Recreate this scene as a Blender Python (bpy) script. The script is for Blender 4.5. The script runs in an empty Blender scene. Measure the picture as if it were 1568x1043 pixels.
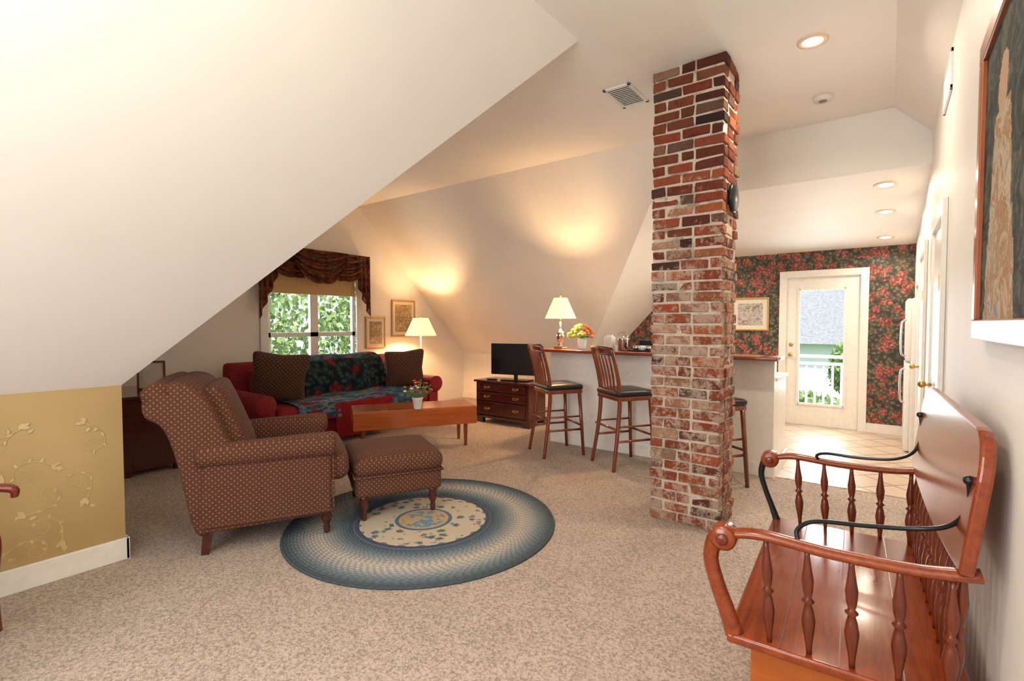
import bpy, bmesh, math, random
from mathutils import Vector, Matrix, Euler
random.seed(7)
SC=bpy.context.scene
# ------------------------------------------------------------------ materials
def newmat(n):
    m=bpy.data.materials.new(n); m.use_nodes=True
    nt=m.node_tree; b=nt.nodes['Principled BSDF']
    return m,nt,b
def N(nt,t,**k):
    n=nt.nodes.new(t)
    for a,v in k.items(): setattr(n,a,v)
    return n
def col(c): return (c[0],c[1],c[2],1)
def ramp(nt,fac,stops,interp='LINEAR'):
    r=N(nt,'ShaderNodeValToRGB'); e=r.color_ramp.elements; r.color_ramp.interpolation=interp
    e[0].position=stops[0][0]; e[0].color=col(stops[0][1])
    e[1].position=stops[1][0]; e[1].color=col(stops[1][1])
    for p,c in stops[2:]:
        x=e.new(p); x.color=col(c)
    nt.links.new(fac,r.inputs[0]); return r.outputs[0]
def coords(nt,kind='Object',scale=(1,1,1),rot=(0,0,0)):
    tc=N(nt,'ShaderNodeTexCoord'); mp=N(nt,'ShaderNodeMapping')
    mp.inputs['Scale'].default_value=scale; mp.inputs['Rotation'].default_value=rot
    nt.links.new(tc.outputs[kind],mp.inputs[0]); return mp.outputs[0]
def math_(nt,op,a,b=None,c=None):
    n=N(nt,'ShaderNodeMath',operation=op)
    for i,v in enumerate((a,b,c)):
        if v is None: continue
        if isinstance(v,(int,float)): n.inputs[i].default_value=v
        else: nt.links.new(v,n.inputs[i])
    return n.outputs[0]
def mixc(nt,fac,a,b,blend='MIX'):
    n=N(nt,'ShaderNodeMix',data_type='RGBA',blend_type=blend)
    for s,v in ((0,fac),(6,a),(7,b)):
        if isinstance(v,(int,float)): n.inputs[s].default_value=v
        elif isinstance(v,tuple): n.inputs[s].default_value=col(v)
        else: nt.links.new(v,n.inputs[s])
    return n.outputs[2]
def noise(nt,vec,scale,detail=3,rough=.5,dist=0):
    n=N(nt,'ShaderNodeTexNoise'); n.inputs['Scale'].default_value=scale; n.inputs['Detail'].default_value=detail
    n.inputs['Roughness'].default_value=rough; n.inputs['Distortion'].default_value=dist
    nt.links.new(vec,n.inputs['Vector']); return n.outputs['Fac'],n.outputs['Color']
def voro(nt,vec,scale,rnd=1,feature='F1'):
    n=N(nt,'ShaderNodeTexVoronoi',feature=feature); n.inputs['Scale'].default_value=scale; n.inputs['Randomness'].default_value=rnd
    nt.links.new(vec,n.inputs['Vector']); return n
def bump(nt,b,h,strength=.3,dist=.01):
    n=N(nt,'ShaderNodeBump'); n.inputs['Strength'].default_value=strength; n.inputs['Distance'].default_value=dist
    nt.links.new(h,n.inputs['Height']); nt.links.new(n.outputs[0],b.inputs['Normal'])
def plain(n,c,rough=.5,metal=0,coat=0,emis=0,ecol=None,nz=0,nscale=20,bmp=0):
    m,nt,b=newmat(n); b.inputs['Base Color'].default_value=col(c); b.inputs['Roughness'].default_value=rough
    b.inputs['Metallic'].default_value=metal; b.inputs['Coat Weight'].default_value=coat; b.inputs['Coat Roughness'].default_value=.15
    if emis:
        b.inputs['Emission Color'].default_value=col(ecol or c); b.inputs['Emission Strength'].default_value=emis
    v=coords(nt); f,_=noise(nt,v,nscale)
    k=nz if nz else .04
    c1=ramp(nt,f,[(.3,tuple(x*(1-k) for x in c)),(.7,tuple(min(1,x*(1+k)) for x in c))]); nt.links.new(c1,b.inputs['Base Color'])
    if bmp: bump(nt,b,f,bmp,.005)
    return m
def wood(n,c1,c2,axis='X',rough=.3,coat=.4,scale=6):
    m,nt,b=newmat(n); s=[scale*4]*3; s['XYZ'.index(axis)]=scale*.35
    v=coords(nt,scale=tuple(s)); f,_=noise(nt,v,1.3,6,.6,1.2)
    c=ramp(nt,f,[(.25,c1),(.75,c2)]); nt.links.new(c,b.inputs['Base Color'])
    b.inputs['Roughness'].default_value=rough; b.inputs['Coat Weight'].default_value=coat; b.inputs['Coat Roughness'].default_value=.15
    bump(nt,b,f,.08,.003); return m
m_wall=plain('paint_white',(.83,.795,.745),.55,nz=.015,nscale=3,bmp=.02)
m_ceil=plain('paint_ceiling',(.87,.835,.785),.6,nz=.015,nscale=3)
m_trim=plain('trim_white',(.84,.82,.77),.35)
# carpet
m_carpet,nt,b=newmat('carpet_beige'); v=coords(nt)
f1,_=noise(nt,v,72,3,.7); f2,_=noise(nt,v,3,2); f3,_=noise(nt,v,170,2,.6)
c=ramp(nt,f1,[(.36,(.17,.125,.098)),(.47,(.40,.315,.255)),(.60,(.62,.52,.445))])
c=mixc(nt,.30,c,ramp(nt,f3,[(.35,(.20,.155,.125)),(.65,(.63,.54,.465))]))
c=mixc(nt,.2,c,ramp(nt,f2,[(.35,(.36,.285,.235)),(.65,(.50,.405,.34))]))
nt.links.new(c,b.inputs['Base Color']); b.inputs['Roughness'].default_value=.95; bump(nt,b,f1,.8,.012)
# tile
m_tile,nt,b=newmat('floor_tile'); v=coords(nt,rot=(0,0,math.radians(45)))
br=N(nt,'ShaderNodeTexBrick'); br.offset=0; nt.links.new(v,br.inputs['Vector'])
for k_,v_ in (('Scale',1.0),('Mortar Size',.010),('Brick Width',.31),('Row Height',.31)): br.inputs[k_].default_value=v_
br.inputs['Color1'].default_value=(.54,.41,.30,1); br.inputs['Color2'].default_value=(.60,.47,.35,1); br.inputs['Mortar'].default_value=(.27,.20,.15,1)
nt.links.new(br.outputs[0],b.inputs['Base Color']); b.inputs['Roughness'].default_value=.35
# gold wallpaper
m_gold,nt,b=newmat('wallpaper_gold'); v=coords(nt)
c=ramp(nt,noise(nt,v,1.6,2)[0],[(.3,(.42,.295,.125)),(.7,(.48,.345,.15))]); nt.links.new(c,b.inputs['Base Color']); b.inputs['Roughness'].default_value=.42
m_vine=plain('wallpaper_vine_print',(.57,.44,.22),.4,nz=.12,nscale=30)
# floral wallpaper
m_floral,nt,b=newmat('wallpaper_floral'); v=coords(nt)
_,nc=noise(nt,v,10,2); sc=N(nt,'ShaderNodeVectorMath',operation='SCALE'); sc.inputs['Scale'].default_value=.08; nt.links.new(nc,sc.inputs[0])
vv=N(nt,'ShaderNodeVectorMath',operation='ADD'); nt.links.new(v,vv.inputs[0]); nt.links.new(sc.outputs[0],vv.inputs[1])
va=voro(nt,vv.outputs[0],8.5,.9); vb=voro(nt,vv.outputs[0],24,1); vcc=voro(nt,vv.outputs[0],36,1)
leaf=ramp(nt,vb.outputs['Distance'],[(.15,(.20,.19,.09)),(.42,(.075,.07,.04)),(.75,(.03,.02,.018))])
red=ramp(nt,vcc.outputs['Distance'],[(.05,(.58,.27,.19)),(.35,(.35,.10,.07)),(.7,(.15,.028,.022))])
fm=math_(nt,'LESS_THAN',va.outputs['Distance'],.47)
c=mixc(nt,fm,leaf,red); ctr=math_(nt,'LESS_THAN',va.outputs['Distance'],.09); c=mixc(nt,ctr,c,(.5,.36,.18))
nt.links.new(c,b.inputs['Base Color']); b.inputs['Roughness'].default_value=.5
# fabrics (UV box mapped in metres)
def dotfab(n,base,dot,scale=38,th=.24,base2=None):
    m,nt,b=newmat(n); v=coords(nt,'UV',rot=(0,0,math.radians(45)))
    vo=voro(nt,v,scale,0); d=math_(nt,'LESS_THAN',vo.outputs['Distance'],th)
    f,_=noise(nt,coords(nt,'UV'),400,2)
    bc=ramp(nt,f,[(.3,base),(.7,base2 or tuple(x*1.5 for x in base))])
    c=mixc(nt,d,bc,dot); nt.links.new(c,b.inputs['Base Color']); b.inputs['Roughness'].default_value=.9
    bump(nt,b,vo.outputs['Distance'],.25,.004); return m
m_chairfab=dotfab('fabric_brown_dotted',(.070,.022,.011),(.28,.15,.065),42,.18)
m_pillow=dotfab('fabric_pillow_dotted',(.06,.022,.013),(.26,.15,.075),32,.18)
m_red=plain('fabric_red',(.21,.006,.012),.85,nz=.35,nscale=60,bmp=.2)
m_redthrow=plain('fabric_throw_red',(.42,.014,.028),.9,nz=.3,nscale=40,bmp=.2)
m_throw,nt,b=newmat('fabric_throw_floral'); v=coords(nt,'UV'); va=voro(nt,v,3.8,.6); vb=voro(nt,v,17,1)
base=ramp(nt,vb.outputs['Distance'],[(.1,(.06,.15,.14)),(.45,(.02,.055,.065)),(.7,(.008,.014,.024))])
fm=math_(nt,'LESS_THAN',math_(nt,'ADD',va.outputs['Distance'],math_(nt,'MULTIPLY',noise(nt,v,16,2)[0],.35)),.48)
c=mixc(nt,fm,base,ramp(nt,vb.outputs['Distance'],[(.1,(.48,.03,.045)),(.6,(.16,.008,.015))]))
nt.links.new(c,b.inputs['Base Color']); b.inputs['Roughness'].default_value=.9
m_throw2,nt,b=newmat('fabric_throw_seat'); v=coords(nt,'UV',scale=(1,2.2,1)); f,_=noise(nt,v,5,3)
c=ramp(nt,f,[(.36,(.36,.02,.04)),(.42,(.03,.10,.17)),(.50,(.09,.23,.30)),(.56,(.30,.40,.44)),(.60,(.03,.08,.14)),(.64,(.42,.02,.05))])
nt.links.new(c,b.inputs['Base Color']); b.inputs['Roughness'].default_value=.9
m_swag,nt,b=newmat('fabric_swag'); v=coords(nt,'UV'); f,_=noise(nt,v,9,3,.6,.8)
c=ramp(nt,f,[(.38,(.07,.012,.010)),(.5,(.20,.055,.02)),(.62,(.32,.12,.035)),(.68,(.10,.015,.012))]); nt.links.new(c,b.inputs['Base Color']); b.inputs['Roughness'].default_value=.45
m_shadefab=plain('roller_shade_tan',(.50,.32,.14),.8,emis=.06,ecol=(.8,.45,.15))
# woods
m_bench=wood('wood_bench',(.155,.021,.003),(.31,.055,.007),'Y',.24,.35)
m_benchb=wood('wood_bench_box',(.36,.075,.008),(.50,.13,.016),'X',.28,.4)
m_spin=wood('wood_spindle',(.08,.010,.003),(.19,.032,.007),'Z',.28,.3)
m_coffee=wood('wood_coffee_table',(.32,.062,.008),(.47,.115,.016),'X',.2,.6)
m_coffeeb=wood('wood_coffee_leg',(.18,.03,.007),(.26,.05,.011),'X',.25,.5)
m_cherry=wood('wood_cherry_dark',(.04,.008,.005),(.09,.018,.010),'X',.2,.6)
m_stool=wood('wood_stool',(.14,.024,.008),(.26,.055,.014),'Z',.25,.6)
m_bartop=wood('wood_bar_top',(.20,.04,.015),(.32,.075,.025),'X',.15,.8)
m_frame=wood('wood_frame',(.26,.05,.007),(.38,.095,.014),'Z',.35,.2)
m_redwood=wood('wood_red_chair',(.12,.012,.008),(.20,.025,.012),'Z',.2,.6)
m_gildf=plain('frame_gilt',(.50,.32,.10),.35,metal=.6)
m_black=plain('black_leather',(.012,.012,.014),.35)
m_blackp=plain('black_plastic',(.01,.01,.012),.25)
m_screen=plain('tv_screen',(.006,.007,.012),.08,coat=.5)
m_iron=plain('dark_iron',(.03,.035,.04),.28,metal=.7)
m_brass=plain('brass',(.55,.36,.12),.3,metal=1)
m_chrome=plain('chrome',(.6,.6,.6),.15,metal=1)
m_whitecer=plain('white_ceramic',(.8,.8,.78),.25)
m_plast=plain('white_plastic',(.78,.76,.72),.45)
m_ventm=plain('vent_slats',(.22,.20,.17),.5)
m_shade=plain('lamp_shade_glow',(.9,.75,.5),.8,emis=1.2,ecol=(1,.68,.33))
m_can=plain('recessed_bulb_glow',(1,.9,.75),.6,emis=14,ecol=(1,.86,.66))
m_canring=plain('recessed_trim',(.80,.62,.42),.4)
m_g1=plain('leaf_green',(.10,.28,.05),.6,nz=.3); m_g2=plain('petal_yellow_green',(.52,.62,.10),.7,nz=.3)
m_p1=plain('petal_orange',(.75,.28,.12),.7,nz=.3); m_p2=plain('petal_red',(.6,.03,.03),.6,nz=.3); m_p3=plain('petal_white',(.8,.75,.7),.6); m_p4=plain('petal_blue',(.10,.13,.4),.6)
# brick
m_brick,nt,b=newmat('brick_old'); at=N(nt,'ShaderNodeAttribute',attribute_name='bcol'); v=coords(nt)
f,_=noise(nt,v,30,5,.7); f2,_=noise(nt,v,8,8,.85)
c=mixc(nt,.55,at.outputs['Color'],ramp(nt,f,[(.3,(.35,.25,.22)),(.7,(1,1,1))]),'MULTIPLY')
zs=N(nt,'ShaderNodeSeparateXYZ'); nt.links.new(v,zs.inputs[0])
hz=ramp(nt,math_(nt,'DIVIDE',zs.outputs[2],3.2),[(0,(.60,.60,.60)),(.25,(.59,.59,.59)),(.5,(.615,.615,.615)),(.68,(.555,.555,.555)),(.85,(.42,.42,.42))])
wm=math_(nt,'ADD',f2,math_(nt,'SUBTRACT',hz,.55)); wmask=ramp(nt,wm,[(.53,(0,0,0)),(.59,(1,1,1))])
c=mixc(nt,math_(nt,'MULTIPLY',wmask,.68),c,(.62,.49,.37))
dk=ramp(nt,noise(nt,v,5,6,.8)[0],[(.30,(.35,.30,.30)),(.44,(1,1,1))]); c=mixc(nt,.8,c,dk,'MULTIPLY')
nt.links.new(c,b.inputs['Base Color']); b.inputs['Roughness'].default_value=.9; bump(nt,b,math_(nt,'ADD',f,f2),.9,.02)
m_mortar,nt,b=newmat('mortar'); v=coords(nt); f,_=noise(nt,v,35,4,.7)
mc=ramp(nt,noise(nt,v,6,4,.7)[0],[(.36,(.24,.17,.12)),(.50,(.64,.54,.43))])
nt.links.new(mixc(nt,.35,mc,ramp(nt,f,[(.3,(.28,.21,.16)),(.7,(.62,.53,.43))])),b.inputs['Base Color']); b.inputs['Roughness'].default_value=.95; bump(nt,b,f,.6,.01)
# rug
m_rug,nt,b=newmat('braided_wool'); v=coords(nt); 
sx=N(nt,'ShaderNodeSeparateXYZ'); nt.links.new(v,sx.inputs[0])
rr=math_(nt,'SQRT',math_(nt,'ADD',math_(nt,'MULTIPLY',sx.outputs[0],sx.outputs[0]),math_(nt,'MULTIPLY',sx.outputs[1],sx.outputs[1])))
an=math_(nt,'ARCTAN2',sx.outputs[1],sx.outputs[0])
ring=math_(nt,'MULTIPLY',math_(nt,'SUBTRACT',rr,.485),22/.455)
wn=N(nt,'ShaderNodeTexWhiteNoise',noise_dimensions='1D'); nt.links.new(math_(nt,'FLOOR',ring),wn.inputs['W'])
br1=math_(nt,'SINE',math_(nt,'ADD',math_(nt,'MULTIPLY',an,110),math_(nt,'MULTIPLY',wn.outputs['Value'],6.28)))
c=ramp(nt,rr,[(.48,(.05,.08,.10)),(.55,(.11,.165,.20)),(.62,(.28,.30,.30)),(.70,(.52,.47,.40)),(.77,(.38,.38,.36)),(.84,(.16,.205,.225)),(.91,(.06,.085,.10))])
c=mixc(nt,math_(nt,'MULTIPLY',math_(nt,'GREATER_THAN',br1,.2),.5),c,mixc(nt,.65,c,(.03,.045,.06)))
f,_=noise(nt,v,120,2); c=mixc(nt,.3,c,ramp(nt,f,[(.35,(.4,.4,.4)),(.65,(1,1,1))]),'MULTIPLY')
nt.links.new(c,b.inputs['Base Color']); b.inputs['Roughness'].default_value=.95; bump(nt,b,br1,.4,.004)
m_med,nt,b=newmat('hooked_medallion'); v=coords(nt); sx=N(nt,'ShaderNodeSeparateXYZ'); nt.links.new(v,sx.inputs[0])
rr=math_(nt,'SQRT',math_(nt,'ADD',math_(nt,'MULTIPLY',sx.outputs[0],sx.outputs[0]),math_(nt,'MULTIPLY',sx.outputs[1],sx.outputs[1])))
an=math_(nt,'ARCTAN2',sx.outputs[1],sx.outputs[0])
base=ramp(nt,rr,[(.0,(.48,.32,.13)),(.17,(.52,.37,.16)),(.175,(.08,.14,.25)),(.20,(.50,.43,.32)),(.43,(.53,.45,.34)),(.445,(.04,.05,.09)),(.47,(.05,.06,.10)),(.475,(.30,.34,.36))],'CONSTANT')
va=voro(nt,v,13,.9); fm=math_(nt,'LESS_THAN',math_(nt,'ADD',va.outputs['Distance'],math_(nt,'MULTIPLY',noise(nt,v,45,3,.7)[0],1.0)),.84)
band=math_(nt,'MULTIPLY',math_(nt,'GREATER_THAN',rr,.22),math_(nt,'LESS_THAN',rr,.42))
c=mixc(nt,math_(nt,'MULTIPLY',fm,band),base,ramp(nt,noise(nt,v,18,2)[0],[(.4,(.06,.12,.20)),(.5,(.10,.16,.10)),(.6,(.35,.12,.10))],'CONSTANT'))
sca=math_(nt,'SINE',math_(nt,'MULTIPLY',an,22)); sm=math_(nt,'GREATER_THAN',math_(nt,'ADD',rr,math_(nt,'MULTIPLY',sca,.018)),.445)
c=mixc(nt,math_(nt,'MULTIPLY',sm,.8),c,(.05,.07,.11))
cm=math_(nt,'MULTIPLY',math_(nt,'LESS_THAN',rr,.15),math_(nt,'GREATER_THAN',noise(nt,v,24,2)[0],.52)); c=mixc(nt,cm,c,(.12,.25,.38))
nt.links.new(c,b.inputs['Base Color']); b.inputs['Roughness'].default_value=.95; bump(nt,b,noise(nt,v,200,2)[0],.5,.004)
def artmat(n,cols,scale=6,dist=1.5):
    m,nt,b=newmat(n); v=coords(nt); f,_=noise(nt,v,scale,4,.6,dist)
    k=len(cols); st=[(.28+.44*i/(k-1),c) for i,c in enumerate(cols)]
    nt.links.new(ramp(nt,f,st),b.inputs['Base Color']); b.inputs['Roughness'].default_value=.4; return m
m_art1=artmat('botanical_print',[(.55,.42,.22),(.60,.47,.26),(.18,.12,.06),(.55,.42,.22),(.62,.48,.28)],14)
m_artk=artmat('horse_print',[(.62,.58,.5),(.15,.10,.08),(.6,.55,.48),(.25,.2,.22),(.6,.56,.5)],12)
# figure painting: dark ground, pale standing figure (head + robe) in the middle
m_artfig,nt,b=newmat('figure_painting'); v=coords(nt)
f,_=noise(nt,v,9,6,.75,1.2); sx=N(nt,'ShaderNodeSeparateXYZ'); nt.links.new(v,sx.inputs[0])
X_=math_(nt,'ADD',math_(nt,'ADD',sx.outputs[0],.17),math_(nt,'MULTIPLY',math_(nt,'SUBTRACT',f,.5),.12)); Z_=sx.outputs[2]
wid=math_(nt,'ADD',.14,math_(nt,'MULTIPLY',Z_,-.22))
body=math_(nt,'MULTIPLY',math_(nt,'LESS_THAN',math_(nt,'ABSOLUTE',X_),wid),math_(nt,'LESS_THAN',Z_,.16))
hd=math_(nt,'LESS_THAN',math_(nt,'ADD',math_(nt,'MULTIPLY',math_(nt,'MULTIPLY',X_,X_),1.3),math_(nt,'POWER',math_(nt,'SUBTRACT',Z_,.22),2.0)),.0062)
bg=ramp(nt,f,[(.35,(.015,.018,.018)),(.5,(.05,.055,.05)),(.6,(.12,.12,.09)),(.7,(.06,.035,.02))])
fg=ramp(nt,f,[(.32,(.48,.37,.25)),(.46,(.30,.16,.07)),(.54,(.50,.40,.28)),(.64,(.15,.19,.23)),(.72,(.46,.38,.29))])
c=mixc(nt,body,bg,fg); c=mixc(nt,hd,c,(.46,.30,.19)); nt.links.new(c,b.inputs['Base Color']); b.inputs['Roughness'].default_value=.8; b.inputs['Specular IOR Level'].default_value=.15
m_mat=plain('picture_mat',(.72,.68,.58),.7)
# exterior
m_leafout,nt,b=newmat('tree_leaves'); v=coords(nt); f,_=noise(nt,v,4,3)
nt.links.new(ramp(nt,f,[(.3,(.20,.32,.10)),(.7,(.48,.58,.28))]),b.inputs['Base Color']); b.inputs['Roughness'].default_value=.7
m_roof=plain('roof_shingle',(.30,.31,.33),.8,nz=.2,nscale=12); m_siding=plain('siding_white',(.8,.82,.85),.6)
m_deck=plain('deck_boards',(.45,.52,.56),.6,nz=.1); m_grass=plain('lawn',(.15,.3,.07),.9,nz=.3,nscale=4); m_trunk=plain('bark',(.12,.08,.05),.9)

# ------------------------------------------------------------------ mesh builder
class MB:
    def __init__(s,name):
        s.name=name; s.bm=bmesh.new(); s.mats=[]
    def _add(s,bm,mat,M=None,smooth=False):
        if mat not in s.mats: s.mats.append(mat)
        i=s.mats.index(mat)
        if M is not None: bmesh.ops.transform(bm,matrix=M,verts=bm.verts)
        bmesh.ops.recalc_face_normals(bm,faces=bm.faces)
        for f in bm.faces: f.material_index=i; f.smooth=smooth
        me=bpy.data.meshes.new('t'); bm.to_mesh(me); bm.free()
        s.bm.from_mesh(me); bpy.data.meshes.remove(me)
    def box(s,c,size,mat,rot=(0,0,0),bev=0.0,seg=2,taper=None):
        bm=bmesh.new(); bmesh.ops.create_cube(bm,size=1)
        bmesh.ops.scale(bm,vec=size,verts=bm.verts)
        if taper:
            for v in bm.verts:
                if v.co.z<0: v.co.x*=taper; v.co.y*=taper
        if bev: bmesh.ops.bevel(bm,geom=bm.edges[:],offset=bev,segments=seg,profile=.5,affect='EDGES')
        s._add(bm,mat,Matrix.Translation(c)@Euler(rot).to_matrix().to_4x4(),bool(bev) and seg>2)
    def soft(s,c,size,mat,r=.05,bulge=(0,0,0),rot=(0,0,0),n=12,fn=None):
        bm=bmesh.new(); h=[x/2 for x in size]; vd={}
        def vert(p):
            k=tuple(round(x,5) for x in p)
            if k not in vd:
                q=[math.sin(x*math.pi/2)*hh for x,hh in zip(p,h)]
                inn=[max(-(hh-r),min(hh-r,x)) for x,hh in zip(q,h)]
                d=Vector([a-b_ for a,b_ in zip(q,inn)])
                o=Vector(inn)+(d.normalized()*r if d.length>1e-7 else d)
                nx,ny,nz=[o[i]/h[i] for i in range(3)]
                o.x+=bulge[0]*nx*(1-ny*ny)*(1-nz*nz); o.y+=bulge[1]*ny*(1-nx*nx)*(1-nz*nz); o.z+=bulge[2]*nz*(1-nx*nx)*(1-ny*ny)
                if fn: o=Vector(fn(o))
                vd[k]=bm.verts.new(o)
            return vd[k]
        g=[-1+2*i/n for i in range(n+1)]
        for ax in range(3):
            for sg in (-1,1):
                for i in range(n):
                    for j in range(n):
                        q=[]
                        for a,b_ in ((g[i],g[j]),(g[i+1],g[j]),(g[i+1],g[j+1]),(g[i],g[j+1])):
                            p=[0,0,0]; p[ax]=sg; p[(ax+1)%3]=a; p[(ax+2)%3]=b_; q.append(vert(p))
                        try: bm.faces.new(q)
                        except ValueError: pass
        s._add(bm,mat,Matrix.Translation(c)@Euler(rot).to_matrix().to_4x4(),True)
    def prism(s,prof,length,mat,plane='YZ',center=0,bev=0,seg=3,M=None,smooth=False):
        bm=bmesh.new(); rings=[]
        for t in (-length/2,length/2):
            vs=[]
            for a,b_ in prof:
                t2=center+t
                co={'YZ':(t2,a,b_),'XZ':(a,t2,b_),'XY':(a,b_,t2)}[plane]
                vs.append(bm.verts.new(co))
            rings.append(vs)
        n=len(prof)
        f0=bm.faces.new(rings[0]); f1=bm.faces.new(rings[1][::-1])
        for i in range(n): bm.faces.new((rings[0][i],rings[0][(i+1)%n],rings[1][(i+1)%n],rings[1][i]))
        if bev:
            es=list(set(list(f0.edges)+list(f1.edges)))
            bmesh.ops.recalc_face_normals(bm,faces=bm.faces)
            bmesh.ops.bevel(bm,geom=es,offset=bev,segments=seg,profile=.5,affect='EDGES')
        s._add(bm,mat,M,smooth)
    def lathe(s,prof,mat,o=(0,0,0),p1=None,n=20,cap=True,smooth=True):
        bm=bmesh.new(); rings=[]
        for r,z in prof:
            rings.append([bm.verts.new((r*math.cos(2*math.pi*i/n),r*math.sin(2*math.pi*i/n),z)) for i in range(n)])
        for a,b_ in zip(rings,rings[1:]):
            for i in range(n): bm.faces.new((a[i],a[(i+1)%n],b_[(i+1)%n],b_[i]))
        if cap: bm.faces.new(rings[0][::-1]); bm.faces.new(rings[-1])
        M=Matrix.Translation(o)
        if p1 is not None:
            d=Vector(p1)-Vector(o); zs=max(z for _,z in prof)
            M=Matrix.Translation(o)@d.to_track_quat('Z','Y').to_matrix().to_4x4()@Matrix.Scale(d.length/zs,4,(0,0,1))
        s._add(bm,mat,M,smooth)
    def cyl(s,p0,p1,r0,mat,r1=None,n=14):
        s.lathe([(r0,0),(r0 if r1 is None else r1,1)],mat,p0,p1,n)
    def tube(s,pts,rad,mat,n=10,smoothpts=6,flat=1.0):
        P=[Vector(p) for p in pts]
        if smoothpts and len(P)>2:
            Q=[]; R=[]
            rd=rad if isinstance(rad,(list,tuple)) else [rad]*len(P)
            for i in range(len(P)-1):
                p0=P[max(i-1,0)];p1=P[i];p2=P[i+1];p3=P[min(i+2,len(P)-1)]
                for k in range(smoothpts):
                    t=k/smoothpts
                    Q.append(.5*((2*p1)+(-p0+p2)*t+(2*p0-5*p1+4*p2-p3)*t*t+(-p0+3*p1-3*p2+p3)*t**3)); R.append(rd[i]*(1-t)+rd[i+1]*t)
            Q.append(P[-1]); R.append(rd[-1]); P=Q
        else: R=rad if isinstance(rad,(list,tuple)) else [rad]*len(P)
        bm=bmesh.new(); rings=[]; up=Vector((0,0,1))
        t0=(P[1]-P[0]).normalized()
        if abs(t0.dot(up))>.95: up=Vector((1,0,0))
        nrm=(up-t0*up.dot(t0)).normalized()
        for i,p in enumerate(P):
            t=(P[min(i+1,len(P)-1)]-P[max(i-1,0)]).normalized()
            nrm=(nrm-t*nrm.dot(t)).normalized(); bn=t.cross(nrm)
            rings.append([bm.verts.new(p+nrm*(math.cos(2*math.pi*k/n)*R[i]*flat)+bn*(math.sin(2*math.pi*k/n)*R[i])) for k in range(n)])
        for a,b_ in zip(rings,rings[1:]):
            for k in range(n): bm.faces.new((a[k],a[(k+1)%n],b_[(k+1)%n],b_[k]))
        bm.faces.new(rings[0][::-1]); bm.faces.new(rings[-1])
        s._add(bm,mat,None,True)
    def sphere(s,c,r,mat,sc=(1,1,1),sub=2):
        bm=bmesh.new(); bmesh.ops.create_icosphere(bm,subdivisions=sub,radius=r)
        s._add(bm,mat,Matrix.Translation(c)@Matrix.Diagonal((*sc,1)),True)
    def poly(s,vs,mat,faces=None):
        bm=bmesh.new(); V=[bm.verts.new(v) for v in vs]
        for f in (faces or [range(len(vs))]): bm.faces.new([V[i] for i in f])
        s._add(bm,mat)
    def grid(s,fn,nu,nv,mat,thick=0):
        bm=bmesh.new(); V=[[bm.verts.new(fn(i/nu,j/nv)) for j in range(nv+1)] for i in range(nu+1)]
        for i in range(nu):
            for j in range(nv): bm.faces.new((V[i][j],V[i+1][j],V[i+1][j+1],V[i][j+1]))
        if thick: bmesh.ops.solidify(bm,geom=bm.faces[:],thickness=thick)
        s._add(bm,mat,None,True)
    def done(s,loc=(0,0,0),rz=0):
        me=bpy.data.meshes.new(s.name); s.bm.to_mesh(me); s.bm.free()
        for m in s.mats: me.materials.append(m)
        uv=me.uv_layers.new(name='UVMap')
        for p in me.polygons:
            n=[abs(x) for x in p.normal]; a=n.index(max(n))
            for li in p.loop_indices:
                co=me.vertices[me.loops[li].vertex_index].co
                uv.data[li].uv=(co.y,co.z) if a==0 else ((co.x,co.z) if a==1 else (co.x,co.y))
        ob=bpy.data.objects.new(s.name,me); SC.collection.objects.link(ob)
        ob.location=loc; ob.rotation_euler=(0,0,rz)
        return ob
def simple(name,vs,mat,faces=None):
    b=MB(name); b.poly(vs,mat,faces); return b.done()
def boxo(name,lo,hi,mat,bev=0):
    b=MB(name); c=[(a+d)/2 for a,d in zip(lo,hi)]
    b.box((0,0,0),[d-a for a,d in zip(lo,hi)],mat,bev=bev); return b.done(c)

# ------------------------------------------------------------------ room shell
H=3.2; XG=-6.5; XK=-3.65; ZK=1.05; XR=.25; YB=-1.6; YH=5.25; YE=7.95
S=lambda z: XK+(z-ZK)*2.05/2.15
boxo('floor',(XG-.2,YB-.2,-.1),(XR+.7,YE+.1,0),m_carpet)
boxo('floor_tile',(-3.2,5.10,.0),(XR,YE,.006),m_tile)
simple('ceiling',[(S(H),YB,H),(0,YB,H),(0,YH,H),(S(H),YH,H),(S(H),4.73,H),(XG,4.73,H),(XG,2.82,H),(S(H),2.82,H)],m_ceil)
simple('ceiling_slope_main',[(XK,YB,ZK),(XK,.97,ZK),(S(H),2.82,H),(S(H),YB,H)],m_wall)
simple('ceiling_slope_alcove_near',[(XK,.97,ZK),(S(H),2.82,H),(XG,2.82,H),(XG,.97,ZK)],m_wall)
simple('ceiling_slope_alcove_far',[(XG,4.73,H),(S(H),4.73,H),(XK,6.88,ZK),(XK,7.08,.85),(XG,7.08,.85)],m_wall)
simple('ceiling_slope_kitchen',[(S(H),4.73,H),(XK,6.88,ZK),(XK,YE,ZK),(S(2.4),YE,2.4),(S(2.7),YH,2.7),(S(H),YH,H)],m_wall)
simple('ceiling_kitchen',[(S(2.7),YH,2.7),(XR,YH,2.7),(XR,YE,2.4),(S(2.4),YE,2.4)],m_ceil)
simple('wall_header',[(S(H),YH,H),(0,YH,H),(XR,YH,2.95),(XR,YH,2.7),(S(2.7),YH,2.7)],m_ceil)
simple('ceiling_chamfer',[(0,YB,H),(XR,YB,2.95),(XR,YH,2.95),(0,YH,H)],m_ceil)
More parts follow.
